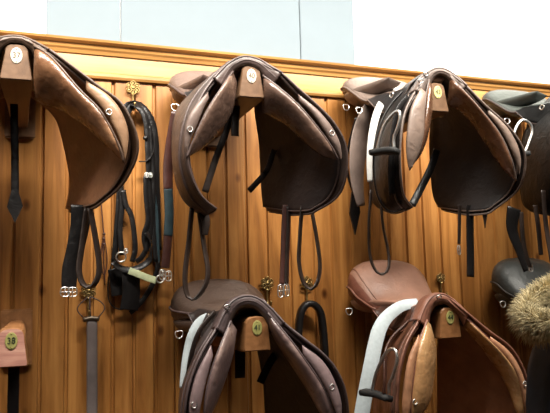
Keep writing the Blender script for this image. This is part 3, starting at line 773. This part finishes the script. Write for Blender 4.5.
def stirrup(pts, tread, Y, parent):
    if not isinstance(Y, float):           # (x of the flap edge, depth there, depth per pixel): the iron lies on the flap
        fy = lambda q: (q[0], q[1], min(0.17, Y[1] + (Y[0] - q[0]) * Y[2]))
        pts, tread, Y = [fy(q) for q in pts], [fy(q) for q in tread], None
    st_ = obj('stirrup_iron', *g_tube(P(pts, Y), 0.0055, 40, False, 8), M['steel'], parent)
    v, f = g_strap(P(tread, Y), 0.040, 0.019, (0.3, 1, 0), 8); obj('tread', v, f, M['rubber'], st_)
    return st_
stirrup([(377,150),(380,138),(384,126),(391,116),(398,111),(400,117),(398,127),(394,138),(394,150)], [(372,153),(384,151),(397,151)], (401, -0.10, 0.0035), saddles[43])
s = saddles[44]
stirrup([(372,391),(376,374),(383,358),(389,350),(395,350),(397,360),(393,376),(389,385),(389,394)], [(363,392),(375,394),(389,399)], (400, -0.11, 0.004), s)
strap('stirrup_leather', [(408,322,.05),(394,336,.02),(386,352,-.02),(385,375,-.05),(384,395,-.05)], 0.026, PAL[44]['skirt'], s, None, (.7,.7,0), 0.006)
s = saddles['bu']
stirrup([(511,152),(513,138),(517,126),(523,120),(530,124),(532,132),(529,142),(525,152)], [(508,155),(517,154),(527,154)], 0.06, s)
strap('stirrup_leather', [(514,208,.1),(512,228,.1),(519,250,.1),(526,271,.1)], 0.062, M['black'], s, None, (1,.1,0), 0.006, taper=lambda q: 1.1 - .75 * q)
for q in ([(521,212,.15),(523,240,.15),(528,262,.15),(531,265,.15)], [(535,205,.12),(538,225,.12),(541,255,.12)], [(543,190,.05),(546,225,.05),(552,262,.05)]):
    strap('billet', q, 0.022, M['darkstrap'], s, None, (1,.1,0), 0.005)
buckle(531, 268, .15, 0.014, 0.022, s)
s = saddles[41]
strap('billet', [(240,345,.14),(240,360,.14),(240,378,.14)], 0.034, M['black'], s, None, (1,0,0), 0.006)
strap('billet', [(275,355,.2),(268,366,.2),(260,383,.2)], 0.026, M['black'], s, None, (.8,0,.6), 0.006)
strap('stirrup_leather', [(215,312,.12),(200,330,.10),(192,352,.10),(188,378,.12),(188,405,.12)], 0.020, M['darkstrap'], s, None, (.8,.6,0), 0.005)

# ------------------------------------------------------------------ loose webbing laid over the saddles
def loose(name, pts, w, mat, label, cat, side, t=0.004, taper=None, group=None):
    pp = P(pts)
    v, f = g_strap(pp, w, t, side, 40, False, taper)
    o = obj(name, v, f, mat)
    root_mesh(o, pp[0]); return tag(o, label, cat, group)
loose('webbing_girth', [(396,88,.22),(386,97,.2),(379,108,.18),(374,124,.16),(370.5,145,.16),(369.5,165,.17),(370,182,.18)], 0.034, M['whiteweb'],
      'narrow off-white webbing girth draped down the left of the saddle on rack 43', 'girth', (.9,-.4,.3), 0.004, lambda q: 1.0 - 0.45 * q)
loose('webbing_girth', [(418,303,.12),(402,306,.12),(388,316,.12),(380,328,.11),(375,345,.10),(370,370,.09),(365,395,.09),(360,425,.09)], 0.047, M['greyweb'],
      'broad pale grey webbing girth laid over the russet saddle on rack 44', 'girth', (.75,-.35,-.75), 0.005, lambda q: 0.72 + 0.35 * min(1, q * 2.5))
loose('saddle_pad', [(228,309,.17),(213,315,.17),(200,321,.18),(192,333,.18),(187,350,.18),(184,368,.18),(182,388,.18)], 0.030, M['greyweb'],
      'off-white saddle pad edge showing beneath the plum-brown saddle on rack 41', 'saddle pad', (.75,-.35,-.6), 0.006, lambda q: 1.0 - 0.45 * q)

# ------------------------------------------------------------------ leather straps with diamond tips and others on the wall
def diamond_strap(pts, tip, Y, label):
    t = thing('leather_strap', label, 'strap', at(pts[0][0], pts[0][1], Y))
    v, f = g_strap(P(pts, Y), 0.022, 0.005, (1, 0, 0), 16); obj('strap', v, f, M['black'], t)
    c = [at(*q, Y) for q in tip]; v = []
    for dy in (-0.004, 0.004): v += [p + V((0, dy, 0)) for p in c]
    k = len(c)
    f = [tuple(range(k)), tuple(range(k, 2 * k))] + [(j, (j + 1) % k, k + (j + 1) % k, k + j) for j in range(k)]
    obj('diamond_tip', v, f, M['black'], t, False)
diamond_strap([(14,104),(14.5,130),(15,160),(15,197)], [(11.5,190),(18,190),(23,206),(15,223),(7,207)], .17, 'black strap with a diamond tip hanging below rack 37')
diamond_strap([(354,178),(354,186),(354.5,196)], [(351.5,192),(357,192),(360,212),(355,235),(349.5,213)], .40, 'short black strap with a pointed tip hanging left of saddle 43')
pp = P([(14,366),(13.5,385),(13,405),(13,440)], .10)
v, f = g_strap(pp, 0.030, 0.005, (1, 0, 0)); o = obj('leather_strap', v, f, M['black']); root_mesh(o, pp[0])
tag(o, 'plain black strap hanging straight down from empty rack 38', 'strap')

# ------------------------------------------------------------------ brass hooks
def hook(px, py, label, long=True, r=0.026):
    c = at(px, py, WY - 0.012)
    t = thing('wall_hook', label, 'hook', V((c.x, WY, c.z)), 'brass flower hooks on the panelling')
    b = MB()
    for j in range(6):
        a = 2 * math.pi * (j + 0.5) / 6
        p = c + V((math.cos(a) * r * 0.66, 0, math.sin(a) * r * 0.66))
        b.add(*g_tube([p + V((math.cos(q) * r * 0.36, -0.004, math.sin(q) * r * 0.36)) for q in (0, 1.57, 3.14, 4.71)], r * 0.09, 14, True, 6))
        b.add(*g_sphere(p, r * 0.22, 1, 0.4, 1, 8))
    b.add(*g_sphere(c + V((0, -0.003, 0)), r * 0.34, 1, 0.7, 1, 10))
    b.add(*g_sphere(c + V((0, 0.006, 0)), r * 0.62, 1, 0.3, 1, 12))
    b.build('rosette', M['brass'], t)
    z = c + V((0, 0, -r * 0.8))
    v, f = g_tube([z, z + V((0, 0.002, -0.025)), z + V((0, 0.0, -0.052)), z + V((0, -0.014, -0.066)), z + V((0, -0.034, -0.062)), z + V((0, -0.042, -0.045))] if long else
                  [z, z + V((0, -0.004, -0.02)), z + V((0, -0.020, -0.034)), z + V((0, -0.036, -0.026))], 0.0045, 20)
    obj('hook', v, f, M['brass'], t)
    return t
hook(133, 88, 'brass flower wall hook holding the black bridle')
hook(88.5, 291, 'brass flower wall hook above the long brown strip')
hook(267, 283.5, 'leftmost of two small brass flower hooks behind the saddle on rack 41')
hook(306.5, 283, 'small brass flower hook from which the black padded girth hangs')
hook(410, 278, 'small brass flower hook beside the cantle of the russet saddle', True, 0.022)
hook(440.5, 278, 'small brass flower hook right above the pommel of the russet saddle', True, 0.022)

# padded girth over the hook by saddle 41
pp = P([(299,360),(298.5,340),(299.5,320),(303,308),(309,303.5),(316,306),(321,315),(323.5,335),(325,358),(326,385)], WY - 0.055)
v, f = g_strap(pp, 0.036, 0.024, (0, 1, 0.0), 44); o = obj('padded_girth', v, f, M['black']); root_mesh(o, pp[4])
tag(o, 'thick black padded girth folded over a brass hook behind saddle 41', 'girth')

# long brown strip in an iron hanger under the second hook
t = thing('lunge_rein', 'long flat brown strip in a wire hanger below a brass hook', 'strap', at(89, 300, WY - 0.03))
b = MB()
b.add(*g_tube(P([(88,297),(82,302),(77.5,308),(79,313),(84,318)], WY - 0.045), 0.0022, 20))
b.add(*g_tube(P([(90,297),(96,299),(102,303),(104.5,309),(98,318)], WY - 0.045), 0.0022, 20))
b.add(*g_tube(P([(89.5,297),(90,308),(90.5,317)], WY - 0.045), 0.003, 8))
b.build('wire_hanger', M['iron'], t)
v, f = g_strap(P([(83,320),(91,318),(99,319)], WY - 0.04), 0.03, 0.014, (0, 1, 0), 8); obj('crossbar', v, f, M['iron'], t)
v, f = g_strap(P([(92,318),(92,350),(92,390),(92,450)], WY - 0.04), 0.036, 0.018, (1, 0, 0), 20); obj('strip', v, f, M['greystrap'], t)
M_ = leather('brown_strip', (0.055, 0.033, 0.030), 0.5, 0.3); t.children[-1].data.materials[0] = M_

# thin knotted cord
pp = P([(101,200),(102.5,220),(104,238),(103.5,255),(105,285)], WY - 0.012)
b = MB(); b.add(*g_tube(pp, 0.0022, 24))
b.add(*g_tube(P([(104,236),(101.5,248),(101,262),(104,276),(107,262),(106,248),(104,237)], WY - 0.012), 0.002, 30))
for q in ((104,234),(103.6,239),(104.2,244)): b.add(*g_sphere(at(q[0], q[1], WY - 0.012), 0.006, 1, .8, .8, 8))
o = b.build('cord', M['maroonstrap']); root_mesh(o, pp[0]); tag(o, 'thin dark red knotted cord hanging between saddle 37 and the bridle', 'cord')

# ------------------------------------------------------------------ the bridle
t = thing('bridle', 'black bridle with silver bit hanging from the upper brass hook', 'bridle', at(133, 106, WY - 0.04))
def bs(name, pts, w=0.014, Y=WY - 0.035, mat='black', side=(1, .15, 0), parent=None):
    return strap(name, pts, w * 1.35, M[mat], parent or t, Y, side, 0.004, 36)
bs('headpiece', [(121,150),(120,128),(123,112),(131,103.5),(140,105),(148,114),(153,126),(155.5,145),(156,175),(157,210),(158,250)], 0.020)
bs('headpiece', [(124,148),(124.5,128),(127,114),(133,106),(140,109),(146,119),(147,135)], 0.017, WY - 0.047)
bs('cheekpiece', [(130,106),(138,107),(144,116),(147,132),(147.5,150),(149,180),(151,215),(149,240)], 0.014, WY - 0.055)
bs('cheekpiece', [(151,140),(151.5,165),(153,190),(156,215),(157,245),(158,268)], 0.013, WY - 0.04, 'tealstrap')
bs('throat_lash', [(120,130),(119,160),(119.5,190),(118,215),(116,240),(114,262)], 0.016, WY - 0.03)
bs('cheekpiece', [(123,190),(126,205),(131,215),(134,232),(135,250),(132,262)], 0.014, WY - 0.045)
bs('cheekpiece', [(149,125),(152,150),(154,180),(153,210),(154,240),(156,262)], 0.012, WY - 0.05)
bs('cheekpiece', [(146,176),(146,195),(148,220),(144,236),(147,252)], 0.014, WY - 0.06)
bs('throat_lash', [(124,150),(121,180),(122,205),(120,230),(122,255)], 0.014, WY - 0.04)
bs('browband', [(153,132),(154,146),(151,156),(146,161),(139,161.5)], 0.012, WY - 0.06, side=(0, 1, .2))
n_ = bs('noseband', [(113,262),(120,268),(131,270),(142,266),(150,258),(150,240),(146,232)], 0.018, WY - 0.075, side=(0, .5, 1))
bs('noseband', [(150,240),(146,250),(141,258),(136,262)], 0.014, WY - 0.06)
bs('rein', [(112,262),(109,275),(108,290),(110,303),(118,309),(128,308),(140,300),(150,285),(157,266)], 0.010, WY - 0.03, side=(0, 1, 0))
bs('rein', [(158,262),(155,280),(146,296),(136,308),(130,313)], 0.012, WY - 0.045)
bs('nose_flap', [(131,268),(131,280),(131,295),(129,310)], 0.05, WY - 0.065, side=(1, .3, 0))
bs('nose_flap', [(118,268),(120,280),(122,295)], 0.055, WY - 0.035)
bs('bit_roller', [(129,270.5),(138,274),(148,278),(156,280.5)], 0.019, WY - 0.085, 'greentape', side=(0, .3, 1))
def ring(px, py, Y, r, parent=None, th=0.0028, tilt=0.0):
    p = at(px, py, Y)
    v, f = g_tube([p + V((math.cos(a) * r, math.cos(a) * tilt, math.sin(a) * r)) for a in (0, 1.05, 2.09, 3.14, 4.19, 5.24)], th, 26, True, 6)
    return obj('bit_ring', v, f, M['steel'], parent or t)
ring(121, 257, WY - 0.085, 0.017); ring(160, 279, WY - 0.09, 0.013, None, 0.003)
for q in ((146.5,175),(150.5,175),(126,251),(162,272)): buckle(q[0], q[1], WY - 0.065, 0.010, 0.013, t)
v, f = g_sphere(at(145.5, 138, WY - 0.062), 0.010, 1, .6, .9, 10); obj('keeper', v, f, M['black'], t)
ks = t

# ------------------------------------------------------------------ the person at the right
NAVY = plain('navy_jacket_cloth', (0.030, 0.042, 0.060), 0.62, 0.2, 20)
NAVY2 = plain('dark_hood_cloth', (0.008, 0.010, 0.014), 0.75, 0.2, 20)
SKIN = plain('skin', (0.52, 0.33, 0.25), 0.5, 0.06)
HAIR = plain('brown_hair', (0.06, 0.035, 0.02), 0.5, 0.3, 60)
JEAN = plain('dark_trousers', (0.02, 0.022, 0.03), 0.8, 0.2)
BOOT = leather('boot_leather', (0.02, 0.015, 0.012), 0.4)

def skin_obj(name, verts, edges, rad, mat, parent, sub=2, rootv=0):
    off = wloc(parent)
    me = bpy.data.meshes.new(name)
    me.from_pydata([tuple(V(v) - off) for v in verts], edges, [])
    me.materials.append(mat)
    o = bpy.data.objects.new(name, me); C.objects.link(o); o.parent = parent
    mod = o.modifiers.new('Skin', 'SKIN'); mod.use_smooth_shade = True
    sv = me.skin_vertices[0].data
    for i, r in enumerate(rad):
        sv[i].radius = r if isinstance(r, tuple) else (r, r)
        sv[i].use_root = (i == rootv)
    s_ = o.modifiers.new('Subdivision', 'SUBSURF'); s_.levels = sub; s_.render_levels = sub
    return o

nk = at(613, 300, -0.42)                 # nape of the neck
base = V((nk.x, nk.y, 0))
per = thing('person', 'person in a navy jacket with a fur-trimmed hood, cut off by the right edge', 'person', base)
hz = nk.z                                # neck height
ang = math.radians(6)                    # faces along the wall to the right
fx = V((math.cos(ang), math.sin(ang), 0)); lx = V((-math.sin(ang), math.cos(ang), 0)); up = V((0, 0, 1))
def B(fwd, left, z): return base + fx * fwd + lx * left + up * z
hip = hz * 0.60
vs = [B(0, 0, hip), B(0.0, 0, hip + .14), B(-.005, 0, hz - .22), B(-.01, 0, hz - .06), B(0.01, 0, hz + .02), B(0.045, 0, hz + .09), B(0.035, 0, hz + .16), B(0.02, 0, hz + .21)]
ed = [(0, 1), (1, 2), (2, 3), (3, 4), (4, 5), (5, 6), (6, 7)]
rd = [(.13, .11), (.12, .10), (.15, .11), (.09, .08), .052, .072, .088, .06]
vs.append(B(0.138, 0, hz + .105)); ed.append((5, len(vs) - 1)); rd.append(.010)     # nose
for sg in (-1, 1):
    i0 = len(vs)
    vs += [B(-.01, .15 * sg, hz - .12), B(-.03, .225 * sg, hz - .36), B(0.06, .22 * sg, hz - .60), B(0.10, .21 * sg, hz - .66)]
    ed += [(3, i0), (i0, i0 + 1), (i0 + 1, i0 + 2), (i0 + 2, i0 + 3)]; rd += [.042, .040, .030, .034]
    for q, (df, dl, L_) in enumerate(((.035, -.02, .05), (.03, -.01, .085), (.02, 0, .09), (.008, .01, .085), (-.005, .02, .065))):
        a = len(vs)
        vs += [B(0.10 + df * 1.3, (.21 + dl) * sg, hz - .69 if q else hz - .67), B(0.11 + df * 1.6, (.205 + dl) * sg, hz - .69 - L_ * .55), B(0.10 + df * 1.4, (.20 + dl) * sg, hz - .69 - L_)]
        ed += [(i0 + 3, a), (a, a + 1), (a + 1, a + 2)]; rd += [.011, .009, .007]
    i1 = len(vs)
    vs += [B(0.0, .10 * sg, hip - .08), B(0.01, .105 * sg, hip * .52), B(-.02, .105 * sg, .10), B(0.0, .11 * sg, .045), B(0.14, .12 * sg, .035)]
    ed += [(0, i1), (i1, i1 + 1), (i1 + 1, i1 + 2), (i1 + 2, i1 + 3), (i1 + 3, i1 + 4)]; rd += [.095, .062, .040, .040, .03]
skin_obj('body', vs, ed, rd, SKIN, per)
for sg in (-1, 1):
    v, f = g_sphere(B(0.112, .032 * sg, hz + .128), 0.012, 1, 1, 1, 10); ey = obj('eye', v, f, M['platewhite'], per)
    v, f = g_sphere(B(0.121, .033 * sg, hz + .128), 0.006, 1, 1, 1, 8); obj('iris', v, f, M['ink'], ey)
    v, f = g_sphere(B(0.03, .088 * sg, hz + .115), 0.028, .8, .4, 1.1, 10); obj('ear', v, f, SKIN, per)
    # trousers and boots
v, f = g_sphere(B(0.115, 0, hz + .068), 0.020, .5, 1.1, .35, 10); obj('mouth', v, f, plain('lips', (0.45, 0.18, 0.15), .5), per)
v, f = g_sphere(B(0.012, 0, hz + .175), 0.108, 1, .9, .92, 20); obj('hair', v, f, HAIR, per)
vs = [B(0, 0, hip + .06), B(0, 0, hip - .02)]; ed = [(0, 1)]; rd = [(.155, .135), (.15, .13)]
for sg in (-1, 1):
    i = len(vs); vs += [B(0, .10 * sg, hip - .12), B(0.01, .105 * sg, hip * .52), B(-.02, .105 * sg, .16)]; ed += [(1, i), (i, i + 1), (i + 1, i + 2)]; rd += [.115, .082, .065]
skin_obj('trousers', vs, ed, rd, JEAN, per)
for sg in (-1, 1):
    skin_obj('boot', [B(-.02, .105 * sg, .30), B(-.02, .105 * sg, .10), B(0.0, .11 * sg, .05), B(0.10, .118 * sg, .045), B(0.17, .122 * sg, .04)], [(0, 1), (1, 2), (2, 3), (3, 4)], [.062, .055, .055, .048, .035], BOOT, per)
# jacket: torso and sleeves in one
vs = [B(0, 0, hip - .10), B(0, 0, hip + .10), B(-.005, 0, hz - .24), B(-.015, 0, hz - .10), B(0, 0, hz - .02)]
ed = [(0, 1), (1, 2), (2, 3), (3, 4)]; rd = [(.16, .14), (.15, .13), (.16, .13), (.13, .12), .095]
for sg in (-1, 1):
    i = len(vs); vs += [B(-.01, .15 * sg, hz - .115), B(-.02, .20 * sg, hz - .20), B(-.03, .235 * sg, hz - .38), B(0.05, .24 * sg, hz - .58)]
    ed += [(3, i), (i, i + 1), (i + 1, i + 2), (i + 2, i + 3)]; rd += [.10, .092, .078, .058]
skin_obj('jacket', vs, ed, rd, NAVY, per)
# hood lying on the back
vs = [B(-.06, 0, hz - .03), B(-.14, 0, hz - .06), B(-.18, 0, hz - .14), B(-.16, 0, hz - .24), B(-.11, 0, hz - .31)]
skin_obj('hood', vs, [(0, 1), (1, 2), (2, 3), (3, 4)], [.085, .085, .075, .06, .04], NAVY2, per)
# fur trim of the hood
FURA = plain('fur_tips', (0.56, 0.47, 0.27), 0.7, 0.4, 45)
random.seed(11)
ringp = []
for i in range(14):
    a = 2 * math.pi * i / 14
    fw, lf = -.126 + .160 * math.cos(a), .150 * math.sin(a)
    ringp.append(B(fw, lf, hz + .014 + 0.070 * math.cos(a)))
path = crom(ringp, 160, True)
core = MB(); core.add(*g_sweep(path, lambda q: circ(0.024, 10), True))
v = core.v[:]; f = core.f[:]
for k in range(9000):
    i = random.randrange(160); p = path[i]; T = (path[(i + 1) % 160] - path[i - 1]).normalized()
    a = random.uniform(0, 2 * math.pi)
    n1 = T.cross(up).normalized(); n2 = n1.cross(T)
    nrm = n1 * math.cos(a) + n2 * math.sin(a)
    dirv = (nrm + T * random.uniform(-.5, .5) + V((random.uniform(-.3, .3), random.uniform(-.3, .3), random.uniform(-.45, .15)))).normalized()
    L_ = random.uniform(0.022, 0.046)
    b0 = p + nrm * 0.021
    sdv = dirv.cross(V((random.uniform(-1, 1), random.uniform(-1, 1), random.uniform(-1, 1)))).normalized() * random.uniform(.0010, .0022)
    up2 = dirv.cross(sdv).normalized() * sdv.length
    m_ = b0 + dirv * L_ * .55 + V((0, 0, -.002)); e_ = b0 + dirv * L_ + V((0, 0, -L_ * .22))
    n = len(v)
    v += [b0 + sdv, b0 - sdv * .5 + up2, b0 - sdv * .5 - up2, m_ + sdv * .8, m_ - sdv * .4 + up2 * .8, m_ - sdv * .4 - up2 * .8, e_]
    f += [(n, n + 1, n + 4, n + 3), (n + 1, n + 2, n + 5, n + 4), (n + 2, n, n + 3, n + 5), (n + 3, n + 4, n + 6), (n + 4, n + 5, n + 6), (n + 5, n + 3, n + 6)]
fu = obj('fur_trim', v, f, FURA, per, True, False)
fu['label'] = 'fluffy beige fur edging of the hood'
